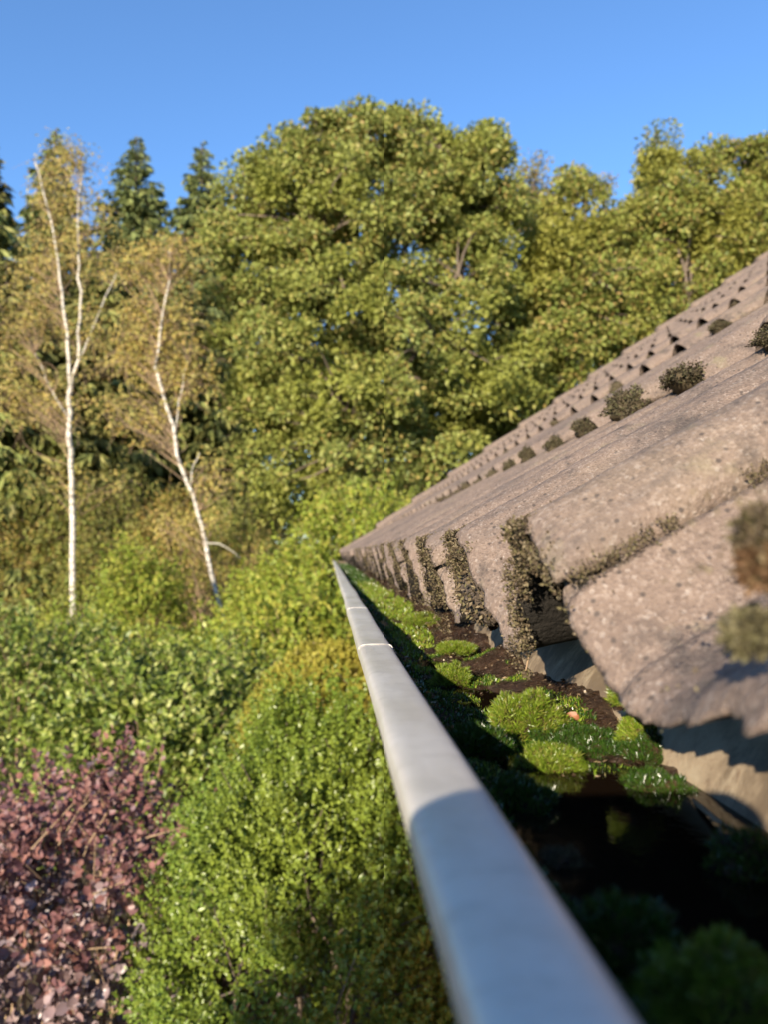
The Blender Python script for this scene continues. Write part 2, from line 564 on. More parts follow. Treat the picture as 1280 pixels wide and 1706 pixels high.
# walls
wx0, wx1, wy0, wy1 = .62, 2 * ridge_x - .62, YA + .12, YB - .12
mb = MB(); mb.box((wx0, wy0, 0), (wx1, wy1, 2.42)); mb.build('wall', M_BRICK, house)
for yy in (wy0 + .02, wy1 - .26):
    mb = MB()
    V = [(wx0 + .05, yy, 2.42), (wx1 - .05, yy, 2.42), (ridge_x, yy, d1[2] - .2), (wx0 + .05, yy + .24, 2.42), (wx1 - .05, yy + .24, 2.42), (ridge_x, yy + .24, d1[2] - .2)]
    mb.add(V, [(0, 3, 4, 1), (1, 4, 5, 2), (2, 5, 3, 0)], [(0, 1, 2), (3, 5, 4)])
    mb.build('gable', M_BRICK, house)
# fascia board and beige eaves sheet that drops into the gutter
ys = np.linspace(YA, YB, 160)
apx = [(.124, -.100), (.128, -.086), (.134, -.072), (.144, -.058), (.158, -.045), (.178, -.033), (.205, -.022)]
Pg = np.zeros((len(ys), len(apx), 3))
for i, y in enumerate(ys):
    w = .0025 * mn.noise(Vector((0, y * 6, 0)))
    for j, (x, z) in enumerate(apx):
        Pg[i, j] = (x + w, y, CZ + z + w * .4)
mb = MB(); mb.grid(Pg); mb.build('eaves_sheet', M_APRON, house, smooth=True)

# the tiles: near ones have their own chipped edges, the others share four meshes
shared0 = [tile_mesh('tile', T0, 16, 41, 20 + k, .002, .001) for k in range(4)]
shared = [tile_mesh('tile', T1, 12, 33, 40 + k, .002, .001) for k in range(5)]
for c in range(NCOURSE):
    for m in range(NCOL0, NCOL1 + 1):
        if c == 0 and m in (-1, 0, 1):
            me = tile_mesh('tile', T0, 90, 170, 3 + m * 2.37 + c, .0036, .0009, .018 if m == -1 else 0)
        elif (c == 0 and m == 2) or (c == 1 and -1 <= m <= 3):
            me = tile_mesh('tile', T0 if c == 0 else T1, 36, 80, 9 + m * 1.7 + c * 4.1, .003, .0013)
        elif c == 0:
            me = shared0[(m * 7 + 3) % 4]
        else:
            me = shared[(m * 3 + c * 7) % 5]
        t = bpy.data.objects.new('tile', me)
        j = 0 if c == 0 and m < 3 else 1
        o = pt(c * L + random.uniform(-.004, .004) * j, V0 + .3 * m + random.uniform(-.001, .001) * j, random.uniform(0, .003) * j)
        t.location = o
        t.rotation_euler = (random.uniform(-.006, .006) * j, random.uniform(-.004, .004) * j, random.uniform(-.006, .006) * j)
        link(t, roof)
# verge tiles at the far gable: rounded raised edge pieces
def verge_mesh(seed):
    us = np.array([0, .004, .012] + list(np.linspace(.05, L + .04, 6)))
    sec = [(.0, -.05), (.0, .055), (.012, .066), (.04, .072), (.075, .066), (.095, .05), (.1, -.05)]
    V = []
    for u in us:
        for (y, n) in sec:
            k = (-.006 * max(0, 1 - u / .012) if n > 0 else 0) + .0015 * mn.noise(Vector((u * 30, y * 40, seed)))
            V.append(u * U + np.array([0, y, 0]) + (n + k + (T1 + .006) * (1 - u / L)) * NP)
    n = len(sec)
    qs = [(i * n + j, (i + 1) * n + j, (i + 1) * n + j + 1, i * n + j + 1) for i in range(len(us) - 1) for j in range(n - 1)]
    ts = [(0, j + 1, j) if False else (0, j, j + 1) for j in range(1, n - 1)]
    return np_mesh('verge_tile', V, [np.array(qs), np.array(ts)], M_TILE, True)
vm = [verge_mesh(k * 3.3) for k in range(3)]
for c in range(NCOURSE):
    t = bpy.data.objects.new('verge_tile', vm[c % 3])
    t.location = pt(c * L, YB - .005, .004 + random.uniform(0, .004))
    link(t, roof)

# ------------------------------------------------------------------ gutter
GX0, GX1, GH = .0160, .0345, .050
gut = thing('rain_gutter', 'long grey metal rain gutter along the eaves full of moss and mud', 'gutter', (.07, 1.5, CZ - .12))
GA, GB = -.5, 5.46
seams = [.424, .71, 1.83, 3.1]
ys = np.unique(np.concatenate([np.linspace(GA, 1.0, 220), np.linspace(1.0, GB, 120)] + [[s - .004, s - .0015, s, s + .0015, s + .004] for s in seams]))
aa = np.linspace(-.35 * np.pi, 1.5 * np.pi, 34)
Pg = np.zeros((len(ys), len(aa), 3))
cx, hw, hh = (GX0 + GX1) / 2, (GX1 - GX0) / 2, .0048
for i, y in enumerate(ys):
    k = 1 + .085 * mn.noise(Vector((y * 5, 0, 0))) * (1 if y > .5 else .3)
    sh = .002 * mn.noise(Vector((0, y * 3.5, 4))) * min(1, max(0, y - .2) * 1.5)
    sz = .0012 * mn.noise(Vector((3, y * 2.6, 4))) * min(1, max(0, y - .2) * 1.5)
    for s in seams:
        if s <= y < s + .06: k *= 1 + .022 * (1 - (y - s) / .06)
    for j, a in enumerate(aa):
        ca, sa = math.cos(a), math.sin(a)
        x = cx + sh + hw * k * math.copysign(abs(ca) ** .5, ca)
        z = CZ - GH - hh + sz + hh * k * math.copysign(abs(sa) ** .42, sa)
        Pg[i, j] = (x, y, z)
mb = MB(); mb.grid(Pg[:, ::-1]); mb.build('rim', M_ZINC, gut, smooth=True)
# trough: half round below the rim
tr = []
for a in np.linspace(0, np.pi, 22):
    tr.append((.0895 - .0605 * math.cos(a), -.060 - .062 * math.sin(a)))
tr = [(.0285, -.055)] + tr
inner = [(x + (.0012 if x < .085 else -.0012), z + .0012) for x, z in tr][::-1]
mb = MB()
yy = np.linspace(GA, GB, 60)
mb.grid(np.array([[(x, y, CZ + z) for x, z in tr] for y in yy]))
mb.grid(np.array([[(x, y, CZ + z) for x, z in inner] for y in yy]))
mb.build('trough', M_ZINC, gut, smooth=True)
mb = MB()
mb.add([(x, GB, CZ + z) for x, z in tr], None, [(0, i, i + 1) for i in range(1, len(tr) - 1)])
mb.add([(x, GB + .002, CZ + z) for x, z in tr], None, [(0, i + 1, i) for i in range(1, len(tr) - 1)])
mb.build('end_cap', M_BARK, gut)
# lead-grey scratches and raised solder lines across the rim
M_SCR = plain('pale_scratches', (.68, .62, .55), .35, .6, .3, .1)
for s in seams:
    mb = MB()
    pts = []
    for a in np.linspace(.02 * np.pi, .98 * np.pi, 16):
        ca, sa = math.cos(a), math.sin(a)
        pts.append((cx + (hw * 1.02 + .0002) * math.copysign(abs(ca) ** .5, ca), s + .0012 * math.sin(a * 2.2) + random.uniform(-.0004, .0004), CZ - GH - hh + (hh * 1.02 + .0003) * sa ** .42))
    mb.tube(pts, [random.uniform(.00012, .0004) for _ in pts], 5)
    mb.build('solder_line', M_SCR if s < 1 else M_BARK, gut)
sp, sd, snn = [], [], []
for _ in range(150):
    y = random.choice([random.gauss(.405, .012), random.gauss(.402, .006), random.gauss(.50, .02)])
    a = random.uniform(.12, .88) * math.pi
    ca, sa = math.cos(a), math.sin(a)
    sp.append((cx + (hw * 1.04) * math.copysign(abs(ca) ** .5, ca), y, CZ - GH - hh + (hh * 1.035 + .0003) * sa ** .42))
    sd.append((math.sin(a), random.gauss(0, .25), -math.cos(a) * .5)); snn.append((ca * .6, 0, sa))
leaf_obj('scratches', np.array(sp), np.array(sd), np.array(snn), rng.uniform(.0005, .003, 150), rng.uniform(.0003, .0008, 150), M_SCR, gut, 0)['kind'] = 'stuff'
# gutter brackets under the trough
for y in np.arange(.1, 5.4, .75):
    mb = MB()
    pts = [(x, y, CZ + z - .0035) for x, z in tr[1:]]
    V = []
    for (x, _, z) in pts:
        V += [(x, y, z), (x, y + .025, z)]
    mb.add(V, [(2 * i, 2 * i + 1, 2 * i + 3, 2 * i + 2) for i in range(len(pts) - 1)])
    mb.build('bracket', M_ZINC, gut)

# ------------------------------------------------------------------ what lies in the gutter
def sed_h(x, y):
    """height of the mud and moss bed relative to the lens"""
    n = mn.noise(Vector((x * 40, y * 22, 0)))
    n2 = mn.noise(Vector((x * 150, y * 120, 2)))
    z = -.0835 + .004 * n + .0022 * n2
    z += .012 * max(0, min(1, (.070 - x) / .03)) * (.7 + .6 * n)          # moss heaped against the front wall
    z += .010 * max(0, min(1, (y - .6) / .4)) + (.010 + .012 * mn.noise(Vector((0, y * 17, 8)))) * max(0, min(1, (x - .098) / .03)) * max(0, min(1, (y - .30) / .04))
    near = max(0, min(1, (.285 - y) / .03))
    return z - .016 * near * max(0, min(1, (x - .05) / .02))

xs = np.linspace(.0315, .146, 50)
ys = np.concatenate([np.linspace(-.3, .15, 30), np.linspace(.155, 1.0, 260), np.linspace(1.01, GB - .01, 150)])
Pg = np.array([[(x, y, CZ + sed_h(x, y)) for x in xs] for y in ys])
mb = MB(); mb.grid(Pg[::-1]); o = mb.build('mud', M_MUD, smooth=True); tag(o, 'wet brown mud filling the bottom of the gutter', 'mud', kind='stuff')
mb = MB(); mb.grid([[(x, y, CZ - .0828) for x in (.034, .09, .1305)] for y in (1.0, .6, .2, -.3)])
o = mb.build('water', M_WATER); tag(o, kind='structure')


def blades(name, P, N, ln, mat, parent=None, wide=.16, spread=.55, loc=None):
    n = len(P)
    D = unit(N + spread * rng.normal(size=(n, 3)))
    return leaf_obj(name, P, D, rand_unit(n), ln, ln * wide, mat, parent, .1, False, loc)


# moss carpet along the shaded front wall, thinning towards the mud
P = []
for _ in range(110000):
    y = .12 + 5.2 * random.random() ** 3.2
    x = random.uniform(.0335, .13)
    lim = .073 + .012 * mn.noise(Vector((3, y * 9, 1))) + .035 * max(0, min(1, (y - .55) / .3))
    if y < .3: lim = .058
    if x > lim: continue
    if mn.noise(Vector((x * 60, y * 40, 9))) < -.28: continue
    P.append((x, y, CZ + sed_h(x, y) - .0005))
P = np.array(P)
ln = (.0022 + .0016 * rng.random(len(P))) * (1 + .5 * np.clip(P[:, 1] - .4, 0, 3))
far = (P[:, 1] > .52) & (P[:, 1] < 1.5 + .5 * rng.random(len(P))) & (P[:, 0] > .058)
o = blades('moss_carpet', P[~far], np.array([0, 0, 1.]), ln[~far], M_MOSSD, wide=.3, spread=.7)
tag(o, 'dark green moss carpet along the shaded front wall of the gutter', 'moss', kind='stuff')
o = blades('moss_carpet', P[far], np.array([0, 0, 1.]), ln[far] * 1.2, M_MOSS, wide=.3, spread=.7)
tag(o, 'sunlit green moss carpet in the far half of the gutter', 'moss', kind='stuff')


def cushion(name, label, c, r, h, mat, n, ln, core_mat=None, cat='moss', group=None, squash=1.0, tuftmat=None, wide=.11, spread=.55):
    """a lumpy moss cushion: soil core and a pelt of blades"""
    t = thing(name, label, cat, c, group)
    c = np.array(c)
    seed = rng.uniform(0, 50)
    k = 18
    V = []
    def rad(d):
        w = 1 + .5 * mn.noise(Vector(tuple(d * 1.9 + seed))) + .28 * mn.noise(Vector(tuple(d * 4.5 + seed)))
        return w
    th = np.linspace(0, np.pi * .62, 9); ph = np.linspace(0, 2 * np.pi, k, endpoint=False)
    for a in th:
        for b in ph:
            d = np.array([math.sin(a) * math.cos(b), math.sin(a) * math.sin(b), math.cos(a)])
            V.append(c + d * np.array([r, r * squash, h]) * rad(d) * .9)
    q = [(i * k + j, (i + 1) * k + j, (i + 1) * k + (j + 1) % k, i * k + (j + 1) % k) for i in range(8) for j in range(k)]
    mesh_obj('soil_core', V, [np.array(q)], core_mat or M_MUD, t, True)
    n = int(n * 6.5)
    d = rand_unit(n); d[:, 2] = np.abs(d[:, 2]) * 1.1 - .12; d = unit(d)
    P = np.array([c + dd * np.array([r, r * squash, h]) * rad(dd) * .88 for dd in d])
    N = unit(d * np.array([1, 1 / squash, r / h]))
    N = unit(N + np.array([0, 0, .75]))
    b = blades('pelt', P, N, ln * .45 * (.5 + .9 * rng.random(n)), mat, t, wide, spread)
    return t


def gc(px, py, z):
    return atz(px, py, CZ + z)


GM = 'moss cushions growing in the gutter'
cushion('moss_cushion', 'bright green rounded moss cushion in the sun beside the orange leaf', gc(880, 1222, -.082), .0165, .019, M_MOSS, 3800, .0062, group=GM)
cushion('moss_cushion', 'low pale green moss patch at the edge of the phone shadow', gc(925, 1275, -.083), .012, .006, M_MOSS, 1300, .0058, group=GM)
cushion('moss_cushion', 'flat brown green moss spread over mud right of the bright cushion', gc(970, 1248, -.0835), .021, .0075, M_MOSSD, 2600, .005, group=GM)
cushion('moss_cushion', 'small green moss tuft on the beige sheet under the tile edge', at(1056, 1168, .306), .0085, .010, M_MOSS, 900, .0062, group=GM)
cushion('moss_cushion', 'light green moss tuft below the tuft on the beige sheet', gc(1068, 1232, -.078), .009, .007, M_MOSS, 1000, .006, group=GM)
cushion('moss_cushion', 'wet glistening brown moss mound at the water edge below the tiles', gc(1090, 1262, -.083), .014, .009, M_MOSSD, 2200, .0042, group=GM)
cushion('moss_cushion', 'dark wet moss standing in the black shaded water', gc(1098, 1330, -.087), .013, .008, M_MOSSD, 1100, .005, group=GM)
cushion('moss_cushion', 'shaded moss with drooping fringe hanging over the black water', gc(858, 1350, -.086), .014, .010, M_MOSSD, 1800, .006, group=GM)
cushion('moss_cushion', 'green moss mound half in the shadow of the gutter rim', gc(752, 1135, -.081), .013, .010, M_MOSS, 2300, .0055, group=GM)
cushion('moss_cushion', 'dark moss mound beside the rim above the shadow edge', gc(795, 1250, -.079), .012, .010, M_MOSSD, 1800, .006, group=GM)
cushion('moss_cushion', 'dark green moss cushion in the water at the right edge of the photo', gc(1262, 1475, -.087), .011, .013, M_MOSSD, 1300, .005, group=GM)
cushion('moss_cushion', 'large blurred green moss cushion at the bottom of the photo', gc(1195, 1700, -.082), .0105, .013, M_MOSS, 2000, .006, group=GM)
cushion('moss_cushion', 'dim blurred moss cushion next to the rim at the bottom', gc(1045, 1600, -.080), .009, .011, M_MOSSD, 1000, .006, group=GM)
cushion('moss_cushion', 'bright yellow green moss mound far along the gutter', gc(705, 1040, -.076), .018, .011, M_MOSS, 1900, .0075, group=GM)
cushion('moss_cushion', 'sunlit moss mound behind the glistening mud below the dirt ball', gc(762, 1085, -.079), .015, .006, M_MOSS, 1900, .007, group=GM)
cushion('dirt_crumbs', 'brown crumbs of dead moss beside the rim in the shade', gc(940, 1455, -.086), .007, .006, M_DARKMOSS, 500, .004, cat='dirt')

# dead leaf, twigs, droplet
def curled_leaf(name, label, c, ln, w, mat, rot):
    P = []
    for i, s in enumerate(np.linspace(0, 1, 9)):
        hw_ = w * math.sin(math.pi * min(1, s * .9 + .07)) ** .8
        for t in np.linspace(-1, 1, 5):
            P.append(((s - .5) * ln, t * hw_ * (1 + .15 * math.sin(9 * s)), .25 * ln * (s - .5) ** 2 * 2 + .3 * w * abs(t) ** 1.6 + .05 * ln * math.sin(7 * s + 2 * t)))
    P = np.array(P).reshape(9, 5, 3)
    mb = MB(); mb.grid(P)
    o = mb.build(name, mat, smooth=True)
    o.location = c; o.rotation_euler = rot
    return tag(o, label, 'leaf')
M_DEAD = leaf_mat('orange_dead_leaf', [(.22, .085, .04), (.28, .12, .055)], .2, .45)
curled_leaf('dead_leaf', 'small curled orange leaf beside the bright moss cushion', gc(950, 1203, -.077), .0105, .0042, M_DEAD, (.3, -.3, .5))
mb = MB(); pa = [gc(1152, 1330, -.084), gc(1170, 1345, -.0815), gc(1195, 1366, -.0805), gc(1225, 1385, -.081)]
mb.tube(pa, [.0007, .001, .0009, .0005], 6); tag(mb.build('twig', M_TWIG), 'pale curved twig lying under the shaded beige sheet', 'twig')
mb = MB(); pa = [gc(893, 1148, -.080), gc(905, 1142, -.079), gc(915, 1133, -.078)]
mb.tube(pa, [.0004, .0005, .0003], 5); tag(mb.build('twig', M_BARK), 'thin dark twig on the mud behind the moss cushion', 'twig')
mb = MB(); pa = [at(884, 1088, .345), at(880, 1103, .343), at(877, 1117, .34)]
mb.tube(pa, [.0004, .0005, .0003], 5); tag(mb.build('straw', M_TWIG), 'short pale straw stuck to the beige sheet', 'straw')

# ------------------------------------------------------------------ moss on the tiles
def bits(name, label, P, N, ln, mat, group=None, loc=None, cat='moss'):
    o = leaf_obj(name, P, unit(N + .8 * rng.normal(size=(len(P), 3))), rand_unit(len(P)), ln, ln * .55, mat, None, .2, False)
    return tag(o, label, cat, group)

def ordinal(n):
    return ['first', 'second', 'third', 'fourth', 'fifth', 'sixth', 'seventh', 'eighth', 'ninth', 'tenth', 'eleventh', 'twelfth', 'thirteenth', 'fourteenth', 'fifteenth', 'sixteenth', 'seventeenth', 'eighteenth', 'nineteenth', 'twentieth'][n]

# crusts on the ends of the eaves rolls
EG = 'moss crusts on the eaves edge'
for k in range(14):
    y = .28 + SP * (k - 1)
    n = [120, 6500, 6500, 5000, 3500, 2200, 1400, 500, 400, 400, 300, 300, 300, 300][k]
    n = int(n * rng.uniform(.45, 1.15)) if k > 1 else n
    v = y - V0 + rng.normal(size=n) * rng.uniform(.006, .014) + np.where(rng.random(n) < .65, rng.uniform(-.01, rng.uniform(.03, .07), n), 0)
    hh_ = prof(v)
    depth = rng.random(n) ** 1.2 * (.02 + .03 * (k > 2))
    n_ = T0 + hh_ - depth + .001
    u = -.0008 + rng.normal(size=n) * .0012
    top = rng.random(n) < .22
    u = np.where(top, rng.exponential(.007, n), u); n_ = np.where(top, T0 * (1 - u / L) + hh_ - .0012, n_)
    keep = np.array([mn.noise(Vector((a * 90, b * 90, k))) + .5 * mn.noise(Vector((a * 260, b * 260 + cc * 200, k))) > -.15 + 9 * max(0, cc) for a, b, cc in zip(v, n_, u)])
    u = u - EDGE * (1 - hh_ / A)
    P = O + u[:, None] * U + (V0 + v)[:, None] * np.array([0, 1., 0]) + n_[:, None] * NP
    lab = 'dry brown green moss crust on an eaves tile end, ' + ordinal(k) + ' from the camera'
    bits('moss_crust', lab, P[keep], np.array([-.7, -.2, .4]), rng.uniform(.001, .0022, keep.sum()) * (1 + .12 * max(0, k - 2)), M_CRUST, EG)

# crumbling dirt ball under the arch of the third roll
c = np.array(pt(.008, .445, T0 + .012))
t = thing('dirt_ball', 'lumpy brown ball of dirt wedged under an eaves tile arch', 'dirt', c)
V = []; k = 26
for a in np.linspace(.02, np.pi - .02, 18):
    for b in np.linspace(0, 2 * np.pi, k, endpoint=False):
        d = np.array([math.sin(a) * math.cos(b), math.sin(a) * math.sin(b), math.cos(a)])
        V.append(c + d * np.array([.017, .024, .02]) * (1 + .3 * mn.noise(Vector(tuple(d * 3))) + .25 * mn.noise(Vector(tuple(d * 8)))))
mesh_obj('soil_core', V, [np.array([(i * k + j, (i + 1) * k + j, (i + 1) * k + (j + 1) % k, i * k + (j + 1) % k) for i in range(17) for j in range(k)])],
         plain('dry_dirt', (.13, .10, .075), .9, .2, var=.5, scale=150, bmp=.9, bscale=400), t, True)
d = rand_unit(900)
P = c + d * np.array([.018, .025, .021])
leaf_obj('crumbs', P, unit(d + rng.normal(size=d.shape)), rand_unit(900), .0035, .002, M_CRUST, t)

# dark clumps in the valleys below each upper course
def clump_mesh(seed, n):
    d = rand_unit(n); d[:, 2] = np.abs(d[:, 2]) - .25; d = unit(d)
    w = np.array([1 + .55 * mn.noise(Vector(tuple(x * 2.1 + seed))) + .25 * mn.noise(Vector(tuple(x * 5 + seed))) for x in d])[:, None]
    P = d * w * rng.uniform(.72, 1, (n, 1))
    Vv, f = leaf_arrays(P, unit(d + .9 * rng.normal(size=d.shape)), rand_unit(n), rng.uniform(.10, .2, n), rng.uniform(.06, .11, n), .2)
    k = 12; C_ = []
    for a in np.linspace(.01, np.pi, 9):
        for b in np.linspace(0, 2 * np.pi, k, endpoint=False):
            dd = np.array([math.sin(a) * math.cos(b), math.sin(a) * math.sin(b), math.cos(a)])
            C_.append(dd * .78 * (1 + .55 * mn.noise(Vector(tuple(dd * 2.1 + seed)))))
    q = np.array([(i * k + j, (i + 1) * k + j, (i + 1) * k + (j + 1) % k, i * k + (j + 1) % k) for i in range(8) for j in range(k)])
    return np_mesh('roof_moss', np.vstack([Vv, np.array(C_)]), [f[0], q + len(Vv)], M_DARKMOSS)
cm = [clump_mesh(s * 11.3, 2400) for s in range(4)] + [clump_mesh(60 + s * 7, 350) for s in range(3)]
RG = 'dark moss clumps at the lower edges of the roof tiles'
COURSE = {1: 'second', 2: 'third', 3: 'fourth', 4: 'fifth', 5: 'sixth'}
for cse in (1, 2, 3, 4, 5):
    for k in range(20):
        if cse > 1 and random.random() < .5 + .09 * cse: continue
        y = .28 + SP * k - .016 + random.uniform(-.008, .004)
        if cse == 1:
            r = [.02, .02, .02, .023, .022, .020, .019, .018, .018, .017][min(k, 9)] * random.uniform(.7, 1.05)
            if k >= 15: continue
        else:
            r = random.uniform(.011, .02)
        if cse > 1 and k > 18 - cse: continue
        o = bpy.data.objects.new('roof_moss', cm[k % 4] if y < 1.6 else cm[4 + k % 3])
        o.location = pt(cse * L - .012, y, float(prof(np.array(y - V0))) + .006 + .005 * random.random())
        o.scale = (r * random.uniform(.75, 1.2), r * random.uniform(.8, 1.5), r * random.uniform(.6, 1.15))
        o.rotation_euler = (random.uniform(-.3, .3), random.uniform(-.5, .1), random.uniform(0, 6.28))
        COL.objects.link(o)
        tag(o, 'dark moss clump at the %s tile row, %s roll from the camera' % (COURSE[cse], ordinal(k)), 'moss', RG)

# moss and grit in the side joint of the near tiles
P, N = [], []
for m in (0, 1, 2):
    for _ in range(4200 if m == 0 else 1500):
        u = random.random() * .33 * (random.random() ** .25)
        if mn.noise(Vector((u * 28, m * 3.1, 0))) + .6 * mn.noise(Vector((u * 110, m * 3.1, 5))) < -.05 + u * .6: continue
        v = random.gauss(0, .0011) - .0016
        n_ = T0 * (1 - u / L) + float(prof(np.array(v))) - .004 + random.random() * .003
        P.append(pt(u, V0 + .3 * m + v, n_)); N.append((-.4, -.4, .8))
P = np.array(P)
o = bits('joint_moss', 'moss and grit packed in the side joints of the eaves tiles', P, np.array(N), rng.uniform(.0008, .0017, len(P)), M_CRUST)
o['kind'] = 'stuff'
# big blurred mossy lump on the nearest roll at the right edge
for (px, py, y, r, mat, lab, nb) in [(1276, 890, .135, .0055, M_CRUST, 'blurred dark brown moss lump at the right edge on the nearest tile', 700),
                                 (1272, 945, .132, .0042, leaf_mat('rusty_moss', [(.11, .06, .03), (.16, .09, .045), (.13, .10, .05)], .2, .7), 'blurred rusty orange moss lump at the right edge on the nearest tile', 600),
                                 (1252, 1055, .140, .0045, leaf_mat('olive_moss', [(.10, .09, .04), (.15, .13, .07), (.07, .06, .035)], .2, .7), 'blurred olive moss lump on the nearest tile below the rusty one', 800)]:
    p = at(px, py, y)
    d = rand_unit(nb)
    bits('moss_lump', lab, np.array(p) + d * r * rng.uniform(.3, 1, (nb, 1)), d, rng.uniform(.0015, .003, nb), mat, 'blurred moss lumps on the nearest tile end')

# ------------------------------------------------------------------ vegetation
def reseed(label):
    global rng
    import zlib
    rng = np.random.default_rng(zlib.crc32(label.encode()))


def curve_pts(a, b, n=6, sag=0., wob=0.):
    a, b = Vector(a), Vector(b)
    out = []
    ln = (b - a).length
    off = Vector(rng.normal(size=3)) * wob * ln
    for i in range(n):
        s = i / (n - 1)
        p = a.lerp(b, s) + off * math.sin(math.pi * s)
        p.z += sag * ln * 4 * s * (1 - s)
        out.append(p)
    return out


def clump_leaves(C, rad, n, size, flat=.75, up=.5):
    """leaves on the shell of small sprays: C (k,3), rad (k,)"""
    k = len(C)
    idx = np.repeat(np.arange(k), n)
    d = rand_unit(len(idx)); 
    d[:, 2] = d[:, 2] * .8 + .15
    d = unit(d)
    rr = rng.random((len(idx), 1)) ** .45
    P = C[idx] + d * rr * rad[idx][:, None] * np.array([1, 1, flat])
    N = unit(d * .7 + np.array([0, 0, up]) + .6 * rng.normal(size=d.shape))
    D = unit(d + np.array([0, 0, -.25]) + .7 * rng.normal(size=d.shape))
    Ln = size * rng.uniform(.65, 1.25, len(idx))
    return P, D, N, Ln


def broad_tree(name, label, base, lobes, Y, mat, n_clump, n_leaf, size, bark=M_BARK, trunk_r=.22, crad=(.3, .55), group=None, depth=.9):
    """lobes: (px, py, rx, ry, dy) in photo pixels at distance Y: the crown's masses"""
    reseed(label)
    t = thing(name, label, 'tree', base, group)
    vol = np.array([l[2] * l[3] for l in lobes], float)
    cnt = np.maximum(3, (vol / vol.sum() * n_clump).astype(int))
    C = []
    for l, k in zip(lobes, cnt):
        c = np.array(at(l[0], l[1], Y + l[4])); s = (Y + l[4]) / F
        d = rand_unit(k)
        rr = rng.random((k, 1)) ** .4
        C.append(c + d * rr * np.array([l[2] * s, max(l[2], l[3]) * s * depth, l[3] * s]))
    C = np.vstack(C)
    C = C[C[:, 2] > .3]
    rad = rng.uniform(*crad, len(C))
    P, D, N, Ln = clump_leaves(C, rad, n_leaf, size)
    leaf_obj('crown', P, D, N, Ln, Ln * .62, mat, t)
    # trunk and limbs
    top = np.array(C[:, 2]).max()
    cx_, cy_ = C[:, 0].mean(), C[:, 1].mean()
    b = Vector(base)
    mb = MB()
    tp = [b]
    H = top - b.z
    for s in np.linspace(.12, .85, 8):
        tp.append(Vector((b.x + (cx_ - b.x) * s + rng.normal() * .08, b.y + (cy_ - b.y) * s * .8 + rng.normal() * .08, b.z + H * s)))
    tr_ = np.linspace(trunk_r, trunk_r * .22, len(tp)); tr_[0] *= 1.35
    mb.tube(tp, tr_, 9)
    mb.build('trunk', bark, t, True)
    mb = MB()
    nodes = []
    order = rng.permutation(len(C))
    for ii in order[:18]:
        c = Vector(C[ii]); c = c + (Vector((cx_, cy_, c.z)) - c) * .3
        h0 = b.z + (c.z - b.z) * .55
        j = min(range(len(tp)), key=lambda q: abs(tp[q].z - h0))
        pts = curve_pts(tp[max(1, j)], c, 7, .06, .06)
        mb.tube(pts, np.linspace(tr_[max(1, j)] * .5, .02, 7), 6)
        nodes += pts[2:]
    NA = np.array([tuple(p) for p in nodes])
    for ii in order[18:]:
        c = C[ii]
        j = np.argmin(np.linalg.norm(NA - c, axis=1))
        pts = curve_pts(NA[j], c, 4, .03, .08)
        mb.tube(pts, np.linspace(.03, .008, 4), 4, False)
    mb.build('branches', bark, t, True)
    return t


def G(px, y):
    p = at(px, 1000, y); return Vector((p.x, y, -.05))

oak_lobes = [(625, 350, 160, 150, 0), (505, 400, 105, 150, .3), (745, 360, 115, 130, .2), (440, 560, 80, 170, 0), (600, 600, 190, 190, -.4), (780, 560, 115, 160, 0),
             (540, 790, 150, 95, -.3), (700, 770, 110, 90, 0), (830, 430, 60, 110, .5), (655, 240, 95, 50, 0), (425, 300, 32, 45, .3), (560, 238, 70, 40, .2), (800, 255, 45, 34, .3), (880, 620, 70, 80, .3), (470, 240, 30, 30, .4), (480, 290, 80, 65, 0), (410, 370, 50, 80, .2), (400, 440, 60, 120, .3), (780, 290, 75, 75, 0), (835, 330, 50, 60, .3), (725, 235, 60, 40, .2), (570, 260, 80, 70, 0), (510, 690, 100, 80, 0), (430, 680, 60, 80, .2), (610, 640, 120, 90, .5), (820, 660, 90, 90, .4), (690, 690, 85, 70, .3), (760, 700, 70, 60, .5)]
broad_tree('oak_tree', 'huge yellow green oak in the middle reaching highest into the sky', G(640, 15.5), oak_lobes, 15.0, M_OAK, 1050, 260, .098, trunk_r=.26, crad=(.22, .46))
broad_tree('oak_tree', 'yellowing oak behind the roof at the right with a pointed top', G(1130, 18), [(1110, 330, 55, 110, 0), (1130, 420, 110, 120, 0), (1060, 430, 80, 90, -.4), (1190, 400, 80, 130, .3), (1115, 248, 26, 34, 0), (1100, 560, 150, 80, 0)],
           17.5, M_OAK2, 246, 300, .11)
broad_tree('oak_tree', 'yellowing oak at the far right edge above the roof', G(1330, 19), [(1270, 330, 60, 90, 0), (1330, 380, 120, 140, 0), (1255, 255, 34, 26, 0), (1200, 260, 26, 22, .5), (1260, 420, 90, 70, -.6)], 18.0, M_OAK2, 188, 300, .11)
broad_tree('oak_tree', 'lower green oak between the huge oak and the pointed one', G(960, 17), [(960, 400, 80, 95, 0), (930, 480, 100, 120, -.3), (1010, 520, 100, 110, -.3), (900, 600, 90, 120, -.5), (960, 315, 36, 26, 0), (850, 720, 90, 60, -.4)], 16.5, M_OAK2, 246, 300, .105)
broad_tree('maple_tree', 'thin brownish half bare tree top behind the oaks', G(890, 21), [(890, 300, 36, 40, 0), (905, 370, 50, 70, 0), (1010, 310, 22, 22, 0)], 21, M_RUST, 50, 90, .09, trunk_r=.13)


